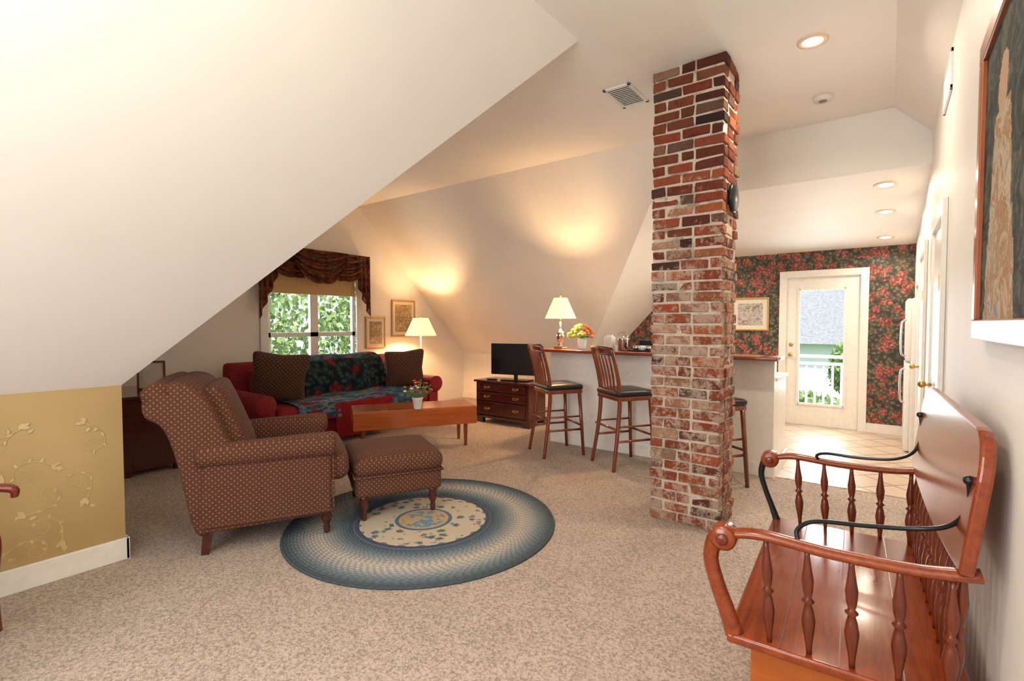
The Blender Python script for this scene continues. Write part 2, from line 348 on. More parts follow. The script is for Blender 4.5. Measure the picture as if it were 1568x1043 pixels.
# knee wall with printed vines
b=MB('wall_knee'); b.box((XK-.05,(YB+.97)/2,ZK/2),(.1,.97-YB,ZK),m_gold)
rd=random.Random(21); off=[.0006]
def nx_(): off[0]+=.00002; return XK+off[0]
def strip(pts,w):
    vs=[];fs=[];xx=nx_()
    for i,(y,z) in enumerate(pts):
        a=pts[max(i-1,0)]; c=pts[min(i+1,len(pts)-1)]; d=Vector((c[0]-a[0],c[1]-a[1]))
        if d.length<1e-6: d=Vector((1,0))
        d.normalize(); ww=w*(1-.6*i/len(pts))
        for sg in (-1,1): vs.append((xx,y-sg*d.y*ww,z+sg*d.x*ww))
    for i in range(len(pts)-1): fs.append((2*i,2*i+1,2*i+3,2*i+2))
    b.poly(vs,m_vine,fs)
def leafp(y,z,a,l):
    vs=[];xx=nx_()
    for t in range(10):
        u=t/10*2*math.pi; x_=l*.5*(1+math.cos(u)); y_=l*.28*math.sin(u)*(1-.35*math.cos(u))
        vs.append((xx,y+x_*math.cos(a)-y_*math.sin(a),z+x_*math.sin(a)+y_*math.cos(a)))
    b.poly(vs,m_vine)
for r_ in range(4):
    for c_ in range(11):
        y=YB+.15+.235*c_+(.12 if r_%2 else 0); z=.20+.215*r_+rd.uniform(-.02,.02)
        if y>.85 or y<-.9: continue
        y+=rd.uniform(-.02,.02); a0=rd.uniform(-.3,3.3)
        if z>.8: a0=rd.choice((-.6,3.7))
        sg=rd.choice((-1,1)); p=[];yy,zz,a=y,z,a0
        for k in range(46):
            if not(.14<zz<ZK-.02 and yy<.95): break
            p.append((yy,zz)); yy+=.0085*math.cos(a); zz+=.0085*math.sin(a); a+=sg*(.0+.0075*k)
        if len(p)>6: strip(p,.0020)
        for k in (8,14,20,27):
            if k<len(p) and p[k][1]<ZK-.06: leafp(p[k][0],p[k][1],rd.uniform(0,6.28),.022)
        for k in range(3): leafp(y+rd.uniform(-.012,.012),z+rd.uniform(-.012,.012),a0+math.pi+(k-1)*.7,.034)
        leafp(y+.02,z-.03,rd.uniform(0,6.28),.028)
b.done()
boxo('baseboard_knee',(XK,YB,0),(XK+.02,.985,.13),m_trim,.004)
boxo('trim_knee_corner',(XK-.1,.97,0),(XK+.02,.985,.13),m_trim)
simple('wall_alcove_near',[(XG,.97,0),(XK-.1,.97,0),(XK-.1,.97,ZK),(XG,.97,ZK)],m_wall)
simple('wall_alcove_far',[(XG,7.08,0),(XK,7.08,0),(XK,7.08,.85),(XG,7.08,.85)],m_wall)
boxo('baseboard_alcove_far',(XG,7.06,0),(XK,7.08,.13),m_trim)
simple('wall_kitchen_left',[(XK,7.08,0),(XK,YE,0),(XK,YE,ZK),(XK,6.88,ZK),(XK,7.08,.85)],m_wall)
wy0,wy1,wz0,wz1=3.30,4.66,.85,2.15
simple('wall_gable',[(XG,.97,0),(XG,7.08,0),(XG,7.08,.85),(XG,4.73,H),(XG,2.82,H),(XG,.97,ZK),
  (XG,wy0,wz0),(XG,wy1,wz0),(XG,wy1,wz1),(XG,wy0,wz1)],m_wall,
  faces=[(0,1,7,6),(1,2,3,8,7),(3,4,9,8),(4,5,0,6,9)])
simple('wall_right',[(XR,YB,0),(XR,6.85,0),(XR,6.85,2.95),(XR,YB,2.95)],m_wall)
simple('wall_right_kitchen',[(XR,6.85,1.85),(XR,YE,1.85),(XR,YE,2.95),(XR,6.85,2.95), (XR,7.75,0),(XR,YE,0),(XR,YE,1.85),(XR,7.75,1.85)],m_wall,[(0,1,2,3),(4,5,6,7)])
simple('wall_niche',[(XR,6.85,0),(1.0,6.85,0),(1.0,6.85,1.85),(XR,6.85,1.85),(1.0,7.75,0),(1.0,7.75,1.85),(XR,7.75,0),(XR,7.75,1.85)],m_wall,[(0,1,2,3),(1,4,5,2),(4,6,7,5),(3,2,5,7)])
boxo('baseboard_right',(XR-.02,YB,0),(XR,3.55,.13),m_trim)
simple('wall_rear',[(XK,YB,0),(XR,YB,0),(XR,YB,2.95),(0,YB,H),(S(H),YB,H),(XK,YB,ZK),(-2.4,YB,.8),(-.5,YB,.8),(-.5,YB,2.2),(-2.4,YB,2.2)],m_wall,
  faces=[(0,1,7,6),(1,2,3,8,7),(3,4,9,8),(4,5,0,6,9)])
dx0,dx1,dz=-1.15,-.30,2.05
simple('wall_kitchen_back',[(XK,YE,0),(dx0,YE,0),(dx0,YE,2.4),(S(2.4),YE,2.4),(XK,YE,ZK),(dx0,YE,dz),(dx1,YE,dz),(dx1,YE,2.4),(dx1,YE,0),(XR,YE,0),(XR,YE,2.4)],m_floral,
  faces=[(0,1,5,2,3,4),(5,6,7,2),(8,9,10,7,6)])
boxo('baseboard_kitchen_back',(dx1+.09,YE-.02,0),(XR,YE,.12),m_trim)
b=MB('trim_kitchen_door')
for x0,x1,z0,z1 in ((dx0-.09,dx0,0,dz+.09),(dx1,dx1+.09,0,dz+.09),(dx0,dx1,dz,dz+.09)):
    b.box(((x0+x1)/2,YE-.015,(z0+z1)/2),(x1-x0,.03,z1-z0),m_trim,bev=.004)
b.done()
b=MB('door_1'); yy=YE+.03
g0,g1,gz0,gz1=-1.0,-.46,.30,1.88
for x0,x1,z0,z1 in ((dx0,g0,0.01,dz),(g1,dx1,0.01,dz),(g0,g1,.01,gz0),(g0,g1,gz1,dz)):
    b.box(((x0+x1)/2,yy,(z0+z1)/2),(x1-x0,.045,z1-z0),m_trim)
for x0,x1,z0,z1 in ((g0-.02,g0+.015,gz0-.02,gz1+.02),(g1-.015,g1+.02,gz0-.02,gz1+.02),(g0,g1,gz0-.02,gz0+.015),(g0,g1,gz1-.015,gz1+.02)):
    b.box(((x0+x1)/2,yy-.025,(z0+z1)/2),(x1-x0,.02,z1-z0),m_trim,bev=.004)
b.cyl((dx0+.06,yy-.02,.98),(dx0+.06,yy-.06,.98),.015,m_brass); b.sphere((dx0+.06,yy-.075,.98),.028,m_brass)
b.cyl((dx0+.06,yy-.02,1.12),(dx0+.06,yy-.035,1.12),.025,m_brass)
b.done()
b=MB('window_1'); X=XG
for y0,y1,z0,z1 in ((wy0-.1,wy0,wz0-.1,wz1+.1),(wy1,wy1+.1,wz0-.1,wz1+.1),(wy0,wy1,wz1,wz1+.1),(wy0-.1,wy1+.1,wz0-.06,wz0)):
    b.box((X+.015,(y0+y1)/2,(z0+z1)/2),(.03,y1-y0,z1-z0),m_trim,bev=.004)
ym=(wy0+wy1)/2; zm=1.26
for y0,y1,z0,z1 in ((ym-.06,ym+.06,wz0,wz1),(wy0,wy0+.05,wz0,wz1),(wy1-.05,wy1,wz0,wz1),(wy0,wy1,wz1-.05,wz1),(wy0,wy1,wz0,wz0+.06),(wy0,wy1,zm-.03,zm+.03)):
    b.box((X-.04,(y0+y1)/2,(z0+z1)/2),(.05,y1-y0,z1-z0),m_trim)
b.done()
b=MB('roller_shade'); b.box((X+.0,ym,1.98),(.008,1.34,.30),m_shadefab); b.cyl((X+.0,wy0+.02,2.12),(X+.0,wy1-.02,2.12),.02,m_shadefab); b.box((X+.0,ym,1.83),(.014,1.34,.02),m_shadefab); b.done()
b=MB('window_2')
for x0,x1,z0,z1 in ((-2.5,-2.4,.7,2.3),(-.5,-.4,.7,2.3),(-2.4,-.5,2.2,2.3),(-2.4,-.5,.7,.8),(-1.48,-1.42,.8,2.2)):
    b.box(((x0+x1)/2,YB+.01,(z0+z1)/2),(x1-x0,.04,z1-z0),m_trim)
b.done()
def flushdoor(name,y0,y1,h):
    b=MB(name); x=XR
    for a,c,z0,z1 in ((y0-.09,y0,0,h+.09),(y1,y1+.09,0,h+.09),(y0,y1,h,h+.09)):
        b.box((x-.013,(a+c)/2,(z0+z1)/2),(.024,c-a,z1-z0),m_trim,bev=.004)
    b.box((x-.005,(y0+y1)/2,h/2),(.006,y1-y0,h),m_trim)
    for z0,z1 in ((.2,.9),(1.05,1.9)):
        b.box((x-.011,(y0+y1)/2,(z0+z1)/2),(.008,(y1-y0)*.65,z1-z0),m_trim,bev=.003)
    for z in (.3,1.65): b.box((x-.026,y0-.01,z),(.008,.03,.09),m_brass)
    b.cyl((x-.01,y1-.07,1),(x-.05,y1-.07,1),.01,m_brass); b.sphere((x-.06,y1-.07,1),.025,m_brass)
    b.done()
flushdoor('door_2',3.75,4.5,2.03); flushdoor('door_3',5.5,6.25,2.03)
b=MB('outlet_plate'); b.box((0,0,0),(.006,.075,.115),m_plast,bev=.002)
for z in (-.025,.025): b.box((-.003,0,z),(.003,.03,.028),m_ventm)
b.done((XR-.004,1.35,.42))

# ------------------------------------------------------------------ chimney
def chimney():
    rnd=random.Random(3); bm=bmesh.new(); cl=bm.loops.layers.float_color.new('bcol')
    W,D=.48,.37; nC=43; ch=H/nC
    pal=[(.40,.085,.032),(.45,.12,.045),(.32,.06,.028),(.19,.042,.026),(.50,.17,.07),(.42,.10,.042),(.11,.04,.03),(.45,.21,.12),(.36,.09,.05),(.40,.085,.032),(.48,.28,.17),(.49,.14,.05),(.30,.15,.10)]
    def brick(x0,x1,y0,y1,z0,z1,outs):
        if min(x1-x0,y1-y0)<.03: return
        g=.0058+rnd.random()*.004
        x0+=g;x1-=g;y0+=g;y1-=g;z0+=g*.9;z1-=g*.9
        j=rnd.uniform(-.004,.007)
        if 'f' in outs: y0-=g+j
        if 'b' in outs: y1+=g+j
        if 'r' in outs: x1+=g+rnd.uniform(-.008,.014)
        if 'l' in outs: x0-=g+rnd.uniform(-.006,.008)
        q=lambda: rnd.uniform(-.005,.005)
        V=[bm.verts.new((x+q(),y+q(),z+q())) for x in (x0,x1) for y in (y0,y1) for z in (z0,z1)]
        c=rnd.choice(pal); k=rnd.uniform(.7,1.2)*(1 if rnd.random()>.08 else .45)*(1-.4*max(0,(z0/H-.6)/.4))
        c=(c[0]*k,c[1]*k,c[2]*k,1)
        for f in ((0,1,3,2),(4,6,7,5),(0,4,5,1),(2,3,7,6),(0,2,6,4),(1,5,7,3)):
            F=bm.faces.new([V[i] for i in f]); F.material_index=0
            for l in F.loops: l[cl]=c
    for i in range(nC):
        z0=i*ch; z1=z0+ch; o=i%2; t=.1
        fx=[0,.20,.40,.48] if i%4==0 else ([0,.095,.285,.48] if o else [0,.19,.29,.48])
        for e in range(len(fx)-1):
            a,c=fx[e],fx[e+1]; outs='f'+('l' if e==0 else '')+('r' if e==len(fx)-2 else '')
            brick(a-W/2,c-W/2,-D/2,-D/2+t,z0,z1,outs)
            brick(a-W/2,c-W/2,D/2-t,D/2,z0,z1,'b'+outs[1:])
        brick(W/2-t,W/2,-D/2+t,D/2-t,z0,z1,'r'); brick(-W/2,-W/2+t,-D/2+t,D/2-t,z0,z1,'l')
    r=bmesh.ops.create_cube(bm,size=1)
    bmesh.ops.scale(bm,vec=(W-.012,D-.012,H),verts=r['verts']); bmesh.ops.translate(bm,vec=(0,0,H/2),verts=r['verts'])
    for f in {f for v in r['verts'] for f in v.link_faces}: f.material_index=1
    bmesh.ops.recalc_face_normals(bm,faces=bm.faces)
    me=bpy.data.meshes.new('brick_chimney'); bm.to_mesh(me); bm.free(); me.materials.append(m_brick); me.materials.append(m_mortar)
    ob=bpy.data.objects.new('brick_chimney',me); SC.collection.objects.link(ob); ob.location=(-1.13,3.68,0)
    md=ob.modifiers.new('bev','BEVEL'); md.width=.006; md.segments=2; md.limit_method='ANGLE'
    return ob
chimney()
b=MB('flue_cover'); b.lathe([(.10,0),(.10,.012),(.085,.022),(.03,.028),(.01,.03)],m_iron,(-.875,3.68,2.28),(-.845,3.68,2.28),24); b.done()

# ------------------------------------------------------------------ rug
b=MB('braided_rug'); prof=[(.0001,.004),(.48,.004)]
R0=.485; R1=.94; n=22; w=(R1-R0)/n
for i in range(n):
    for k in range(5):
        t=k/5; prof.append((R0+(i+t)*w,.006+.006*math.sin(math.pi*t)))
prof+=[(R1,.001),(.0001,.0005)]
b.lathe(prof,m_rug,n=120,cap=False)
b.lathe([(.0001,.012),(.47,.012),(.487,.010),(.487,.003)],m_med,n=96,cap=False)
b.done((-2.64,2.45,0.001))

# ------------------------------------------------------------------ armchair & ottoman
def foot(b,x,y,h,mat):
    b.lathe([(.012,0),(.020,.01),(.022,h*.25),(.016,h*.35),(.030,h*.5),(.036,h*.65),(.024,h*.8),(.034,h*.88),(.034,h)],mat,(x,y,0),n=18)
def smoothprof(P,k=5):
    Q=[];n=len(P)
    for i in range(n):
        p0,p1,p2,p3=[Vector(P[(i+j)%n]) for j in (-1,0,1,2)]
        for s_ in range(k):
            t=s_/k; v=.5*((2*p1)+(-p0+p2)*t+(2*p0-5*p1+4*p2-p3)*t*t+(-p0+3*p1-3*p2+p3)*t**3); Q.append((v.x,v.y))
    return Q
b=MB('armchair')
b.box((0,-.01,.26),(.74,.74,.20),m_chairfab,bev=.02,seg=3)
b.soft((0,.06,.445),(.60,.80,.19),m_chairfab,r=.06,bulge=(0,.01,.03))
b.soft((0,.40,.445),(.80,.15,.185),m_chairfab,r=.06,bulge=(0,.015,.01))
for s_ in (-1,1):
    prof=[(-.40,.13),(-.36,.6),(-.20,.615),(.10,.62),(.34,.625),(.365,.55),(.36,.17),(.34,.15)]
    b.prism(prof,.12,m_chairfab,'YZ',center=s_*.365,bev=.02)
    b.tube([(s_*.385,-.40,.60),(s_*.385,-.1,.60),(s_*.385,.2,.605),(s_*.385,.375,.605)],[.07,.075,.08,.083],m_chairfab,n=20)
    b.sphere((s_*.385,.372,.605),.081,m_chairfab,(1,.28,1))
    b.tube([(s_*.425,.37,.56),(s_*.43,.37,.35),(s_*.42,.37,.17)],.007,m_chairfab,n=6)
    b.tube([(s_*.43,-.38,.175),(s_*.43,0,.175),(s_*.43,.37,.175)],.009,m_chairfab,n=6)
bp=smoothprof([(-.14,.42),(-.24,.70),(-.33,.92),(-.42,1.035),(-.55,1.05),(-.66,.97),(-.66,.86),(-.57,.78),(-.50,.55),(-.42,.14),(-.30,.16)],4)
b.prism(bp,.82,m_chairfab,'YZ',bev=.035,seg=4,smooth=True)
b.soft((0,-.25,.71),(.62,.14,.64),m_chairfab,r=.06,bulge=(0,.03,.0),rot=(math.radians(20),0,0))
b.tube([(-.41,-.60,.985),(0,-.60,.99),(.41,-.60,.985)],[.07,.072,.07],m_chairfab,n=16)
for x in (-.36,.36): foot(b,x,.33,.17,m_cherry); b.box((x,-.36,.075),(.06,.06,.17),m_cherry,rot=(math.radians(-8),0,0),taper=.7)
RZ=math.radians(-28.9)
b.done((-3.46,1.78,0.013),RZ)
b=MB('ottoman')
b.soft((0,0,.255),(.64,.62,.17),m_chairfab,r=.03)
b.soft((0,0,.385),(.67,.65,.14),m_chairfab,r=.06,bulge=(0,0,.035))
b.tube([(.325,-.315,.32),(.325,.315,.32),(-.325,.315,.32),(-.325,-.315,.32),(.325,-.315,.32)],.009,m_chairfab,n=6,smoothpts=0)
for x in (-.27,.27):
    for y in (-.25,.25): foot(b,x,y,.18,m_cherry)
b.done((-3.07,2.52,.014),RZ)

# ------------------------------------------------------------------ sofa
b=MB('sofa')
b.box((0,-.02,.23),(2.1,.80,.26),m_red,bev=.02,seg=3)
for x in (-.66,0,.66): b.soft((x,.07,.40),(.67,.78,.17),m_red,r=.05,bulge=(0,.01,.02))
b.prism(smoothprof([(-.20,.35),(-.28,.7),(-.34,.92),(-.42,.96),(-.50,.90),(-.50,.5),(-.46,.12),(-.3,.12)],4),2.3,m_red,'YZ',bev=.04,smooth=True)
for x in (-.66,0,.66): b.soft((x,-.20,.66),(.66,.16,.46),m_red,r=.06,bulge=(0,.03,.01),rot=(math.radians(14),0,0))
for s_ in (-1,1):
    b.prism([(-.45,.12),(-.45,.58),(.42,.56),(.44,.5),(.44,.12)],.16,m_red,'YZ',center=s_*1.10,bev=.02)
    b.tube([(s_*1.13,-.48,.58),(s_*1.13,-.1,.57),(s_*1.13,.3,.555),(s_*1.13,.45,.55)],[.10,.10,.11,.115],m_red,n=20)
    b.sphere((s_*1.13,.45,.55),.11,m_red,(1,.3,1))
    for y in (-.38,.38): b.box((s_*1.05,y,.05),(.07,.07,.1),m_cherry,taper=.7)
def pathat(path,v):
    t=v*(len(path)-1); i=min(int(t),len(path)-2); f=t-i
    return path[i][0]*(1-f)+path[i+1][0]*f, path[i][1]*(1-f)+path[i+1][1]*f
def backthrow(u,v):
    x=-.70+1.40*u
    y,z=pathat([(-.53,.70),(-.535,.90),(-.47,.99),(-.34,.985),(-.20,.93),(-.10,.80),(-.055,.66),(-.045,.53)],v)
    return (x,y+.008*math.sin(x*16),z+.008*math.sin(x*9+v*5)+.006)
b.grid(backthrow,50,28,m_throw,.012)
def seatthrow(u,v):
    x=-.80+1.60*u
    y,z=pathat([(-.08,.52),(.1,.525),(.35,.52),(.47,.49),(.49,.42),(.495,.32)],v)
    return (x,y+(.012*math.sin(x*22))*(v>.7),z+.010*math.sin(x*10+v*7)+.006)
b.grid(seatthrow,50,24,m_throw2,.012)
def frontthrow(u,v):
    x=-.35+.75*u; z=.49-.41*v
    return (x,.512+.012*math.sin(x*30+v*2),z)
b.grid(frontthrow,30,12,m_redthrow,.01)
o=b.done((-5.62,3.82,0),math.radians(-90)); o.scale=(1.09,1,1)
def pillow(name,loc,size,mat,rot):
    b=MB(name)
    def fn(o):
        k=1-.12*((1-abs(o.x/(size/2)))*abs(o.z/(size/2))**3+(1-abs(o.z/(size/2)))*abs(o.x/(size/2))**3)
        return (o.x*k,o.y,o.z*k)
    b.soft((0,0,0),(size,.10,size),mat,r=.045,bulge=(0,.06,0),fn=fn)
    o=b.done(loc); o.rotation_euler=rot; return o
pillow('throw_pillow',(-5.46,2.90,.81),.60,m_pillow,(math.radians(20),math.radians(6),math.radians(68)))
pillow('throw_pillow',(-5.44,4.70,.78),.56,m_pillow,(math.radians(18),math.radians(-4),math.radians(60)))

# ------------------------------------------------------------------ coffee table
b=MB('coffee_table'); zt=.47
b.box((0,0,zt-.012),(1.36,.50,.024),m_coffee,bev=.006)
b.box((0,-.262,zt-.105),(1.36,.02,.19),m_coffee,rot=(math.radians(-4),0,0),bev=.006)
b.box((0,.262,zt-.105),(1.36,.02,.19),m_coffee,rot=(math.radians(4),0,0),bev=.006)
b.box((0,0,zt-.08),(1.20,.38,.11),m_coffeeb,bev=.003)
for x in (-.57,.57):
    for y in (-.17,.17): b.box((x,y,.20),(.05,.05,.40),m_coffeeb,bev=.004,taper=.62)
TA=math.atan2(1.1,.72)
b.done((-4.36,3.90,0),TA)
b=MB('flower_pot'); b.lathe([(.038,0),(.04,.005),(.055,.11),(.06,.115),(.06,.13),(.052,.13),(.048,.10)],m_whitecer,n=24)
rd=random.Random(5)
for i in range(46):
    a=rd.random()*6.28; rr_=rd.random()**.5*.16; z=.17+rd.random()*.17*(1-rr_/.3); x,y=rr_*math.cos(a),rr_*math.sin(a)
    b.tube([(x*.2,y*.2,.10),(x*.7,y*.7,.16),(x,y,z)],.0025,m_g1,n=5,smoothpts=2)
    m=rd.choice([m_p2,m_p2,m_p2,m_p3,m_p3,m_g1,m_g1,m_p4])
    b.sphere((x,y,z),rd.uniform(.012,.024),m,(1,1,.6),1)
b.done((-4.14,3.76,.471))

# ------------------------------------------------------------------ dresser + TV
b=MB('chest_of_drawers'); W=.93; D=.45
b.box((0,0,.595),(W+.05,D+.04,.03),m_cherry,bev=.008)
b.box((0,.01,.345),(W-.04,D-.04,.48),m_cherry)
for s_ in (-1,1): b.box((s_*(W/2-.03),-D/2+.03,.345),(.05,.04,.48),m_cherry,bev=.004)
b.box((0,0,.09),(W,D,.035),m_cherry,bev=.006)
for x,y in ((-W/2+.06,-D/2+.05),(W/2-.06,-D/2+.05),(-W/2+.06,D/2-.05),(W/2-.06,D/2-.05)): b.prism([(x-.055,.0),(x+.055,.0),(x+.06,.08),(x-.06,.08)],.06,m_cherry,'XZ',center=y,bev=.004)
for zc,hh in ((.515,.115),(.385,.125),(.215,.19)):
    b.box((0,-D/2+.012,zc),(W-.12,.03,hh-.012),m_cherry,bev=.006)
    for x in (-.25,.25):
        b.tube([(x-.04,-D/2-.005,zc+.012),(x-.03,-D/2-.025,zc-.008),(x+.03,-D/2-.025,zc-.008),(x+.04,-D/2-.005,zc+.012)],.004,m_brass,n=6,smoothpts=3)
        b.box((x,-D/2-.004,zc+.006),(.10,.003,.03),m_brass)
b.done((-4.27,5.64,0))
b=MB('television'); b.box((0,0,.30),(.76,.035,.44),m_blackp,bev=.006); b.box((0,-.019,.303),(.725,.004,.40),m_screen)
b.box((0,.01,.06),(.05,.03,.12),m_blackp); b.prism([(-.2,-.09),(.2,-.09),(.24,.09),(-.24,.09)],.015,m_blackp,'XY',center=.0095,bev=.003)
b.done((-4.17,5.62,.611),math.radians(12))
b=MB('remote_control'); b.box((0,0,.01),(.15,.045,.018),m_blackp,bev=.005); b.done((-4.5,5.5,.611),.4)

# ------------------------------------------------------------------ bar, counter
b=MB('breakfast_bar')
b.box((-2.02,5.11,.54),(2.40,.12,1.08),m_trim)
b.box((-2.02,5.06,.065),(2.42,.03,.13),m_trim,bev=.004)
b.box((-2.03,5.06,1.10),(2.52,.36,.035),m_bartop,bev=.010,seg=3)
b.box((-2.02,5.47,.44),(2.38,.60,.88),m_trim)
b.box((-2.02,5.47,.895),(2.42,.64,.035),m_plast,bev=.006)
b.box((-.815,5.43,.065),(.02,.72,.13),m_trim)
b.done()

# ------------------------------------------------------------------ stools
def stool(loc,rz):
    b=MB('bar_stool'); w=.40
    b.soft((0,0,.735),(.43,.42,.06),m_black,r=.028,bulge=(0,0,.012))
    b.box((0,0,.69),(.41,.40,.045),m_stool,bev=.01)
    for x in (-.185,.185):
        b.tube([(x*1.15,.21,0),(x,.17,.70)],[.017,.022],m_stool,n=8,smoothpts=0)
        b.tube([(x*1.15,-.25,0),(x*1.02,-.19,.40),(x,-.17,.70),(x*1.02,-.20,.92),(x*1.05,-.27,1.17)],[.017,.021,.022,.019,.016],m_stool,n=8)
    z=.28
    b.tube([(-.205,.193,z+.04),(.205,.193,z+.04)],.012,m_stool,n=8,smoothpts=0)
    b.tube([(-.2,-.215,z+.12),(.2,-.215,z+.12)],.012,m_stool,n=8,smoothpts=0)
    for x in (-.2,.2): b.tube([(x,.19,z),(x,-.21,z)],.012,m_stool,n=8,smoothpts=0); b.tube([(x*.97,.185,z+.14),(x*.97,-.205,z+.14)],.010,m_stool,n=8,smoothpts=0)
    def crest(u,v):
        x=-.215+.43*u; return (x,-.262-.03*math.cos((u-.5)*math.pi)+.014-.02*v,1.10+.085*v+.012*math.sin(math.pi*u))
    b.grid(crest,14,3,m_stool,.022)
    for k in range(5):
        x=-.12+.06*k; c=.03*math.cos((x/.43)*math.pi)
        b.tube([(x*.9,-.185,.71),(x,-.20-c*.4,.90),(x*1.05,-.25-c*.8,1.13)],[.009,.013,.009],m_stool,n=6,flat=.6)
    return b.done(loc,rz)
rs=math.radians(-34)
stool((-2.89,4.67,0),rs); stool((-2.10,4.67,0),rs); stool((-1.24,4.58,0),rs)

# ------------------------------------------------------------------ lamps
b=MB('table_lamp')
b.box((0,0,.012),(.12,.12,.024),m_brass,bev=.004)
b.lathe([(.045,0),(.05,.02),(.02,.04),(.035,.07),(.055,.12),(.05,.17),(.02,.20),(.012,.23),(.012,.30)],m_chrome,(0,0,.02),n=24)
b.lathe([(.012,0),(.012,.08)],m_brass,(0,0,.31),n=12)
b.lathe([(.185,.36),(.08,.60)],m_shade,n=40,cap=False); b.lathe([(.004,0),(.010,.03),(.004,.05)],m_brass,(0,0,.60),n=10)
b.cyl((-.08,0,.595),(.08,0,.595),.002,m_brass)
b.done((-3.12,5.10,1.118))
b=MB('floor_lamp')
b.lathe([(.14,0),(.14,.015),(.05,.03),(.02,.05),(.012,.08),(.012,1.25)],m_brass,n=24)
b.lathe([(.25,1.22),(.12,1.50)],m_shade,n=40,cap=False); b.cyl((-.12,0,1.49),(.12,0,1.49),.002,m_brass); b.lathe([(.004,0),(.012,.03),(.004,.06)],m_brass,(0,0,1.48),n=10)
b.done((-5.97,5.50,0))
b=MB('flower_vase'); b.lathe([(.04,0),(.045,.01),(.055,.10),(.05,.13),(.045,.13)],m_whitecer,n=24)
rd=random.Random(9)
for i in range(60):
    a=rd.random()*6.28; e=rd.random()**.5; x,y=.16*e*math.cos(a),.10*e*math.sin(a); z=.14+.12*(1-e*e)+rd.random()*.03
    b.sphere((x,y,z),rd.uniform(.02,.034),m_g2 if x<.01 else m_p1,(1,1,.8),1)
for i in range(14):
    a=rd.random()*6.28; b.tube([(0,0,.12),(.05*math.cos(a),.05*math.sin(a),.15),(.13*math.cos(a),.10*math.sin(a),.13)],[.004,.014,.003],m_g1,n=5,smoothpts=3,flat=.3)
b.done((-2.83,5.10,1.118))
b=MB('napkin_box'); b.box((0,0,.075),(.10,.09,.15),m_plast,bev=.006); b.box((0,-.046,.09),(.07,.004,.08),m_mat); b.box((0,0,.155),(.07,.03,.03),m_whitecer); b.done((-2.48,5.1,1.118))
b=MB('ice_bucket'); b.lathe([(.05,0),(.055,.01),(.065,.12),(.07,.13),(.05,.145),(.01,.15),(.012,.165),(.001,.17)],m_chrome,n=28); b.tube([(-.06,0,.12),(-.05,0,.18),(0,0,.20),(.05,0,.18),(.06,0,.12)],.004,m_chrome,n=6); b.done((-2.33,5.12,1.118))
b=MB('serving_tray'); b.box((0,0,.008),(.26,.18,.014),m_blackp,bev=.004)
for x in (-.07,.0,.07): b.lathe([(.025,.012),(.032,.06),(.034,.06),(.030,.012)],m_chrome if x else m_whitecer,(x,0,.0),n=16)
b.done((-2.10,5.1,1.118))
b=MB('coffee_maker'); b.box((0,0,.015),(.18,.22,.03),m_blackp,bev=.006); b.box((0,.075,.16),(.18,.07,.28),m_blackp,bev=.01); b.box((0,0,.28),(.18,.22,.07),m_blackp,bev=.01)
b.lathe([(.055,0),(.07,.05),(.06,.10),(.05,.11)],m_chrome,(0,-.02,.035),n=20); b.done((-2.15,5.45,.914))

# ------------------------------------------------------------------ pictures
def picture(name,loc,w,h,fw,mf,mart,matw,rz,thick=.025):
    b=MB(name)
    for x,z,sx,sz in ((0,h/2-fw/2,w,fw),(0,-h/2+fw/2,w,fw),(-w/2+fw/2,0,fw,h-2*fw),(w/2-fw/2,0,fw,h-2*fw)):
        b.box((x,0,z),(sx,thick,sz),mf,bev=.004)
    b.box((0,.004,0),(w-fw*2,thick*.5,h-fw*2),m_mat if matw else mart)
    if matw: b.box((0,-.004,0),(w-2*fw-2*matw,thick*.4,h-2*fw-2*matw),mart)
    return b.done(loc,rz)
L90=math.radians(90)
picture('framed_botanical_print',(XG+.0135,5.02,1.27),.38,.50,.025,m_gildf,m_art1,.05,L90)
picture('framed_botanical_print',(XG+.0135,5.59,1.50),.50,.60,.025,m_gildf,m_art1,.05,L90)
picture('framed_horse_print',(-1.62,YE-.0135,1.55),.50,.48,.025,m_gildf,m_artk,.06,0)
picture('framed_figure_painting',(XR-.019,1.66,1.83),1.06,.92,.06,m_frame,m_artfig,0,-L90,.035)
picture('framed_certificate',(-5.92,1.82,.895),.24,.29,.02,m_redwood,m_mat,.03,math.radians(60))

# ------------------------------------------------------------------ writing desk in alcove
b=MB('writing_desk'); b.box((0,0,.735),(.95,.55,.03),m_cherry,bev=.006); b.box((0,0,.63),(.88,.48,.17),m_cherry)
for s_ in (-1,1): b.box((s_*.30,0,.30),(.28,.48,.5),m_cherry,bev=.006)
for x in (-.4,.4):
    for y in (-.2,.2): b.box((x,y,.04),(.05,.05,.08),m_cherry)
for s_ in (-1,1):
    for z in (.16,.31,.46): b.box((s_*.30,.245,z),(.25,.012,.12),m_cherry,bev=.004); b.sphere((s_*.30,.26,z),.012,m_brass)
b.done((-5.95,1.70,0))

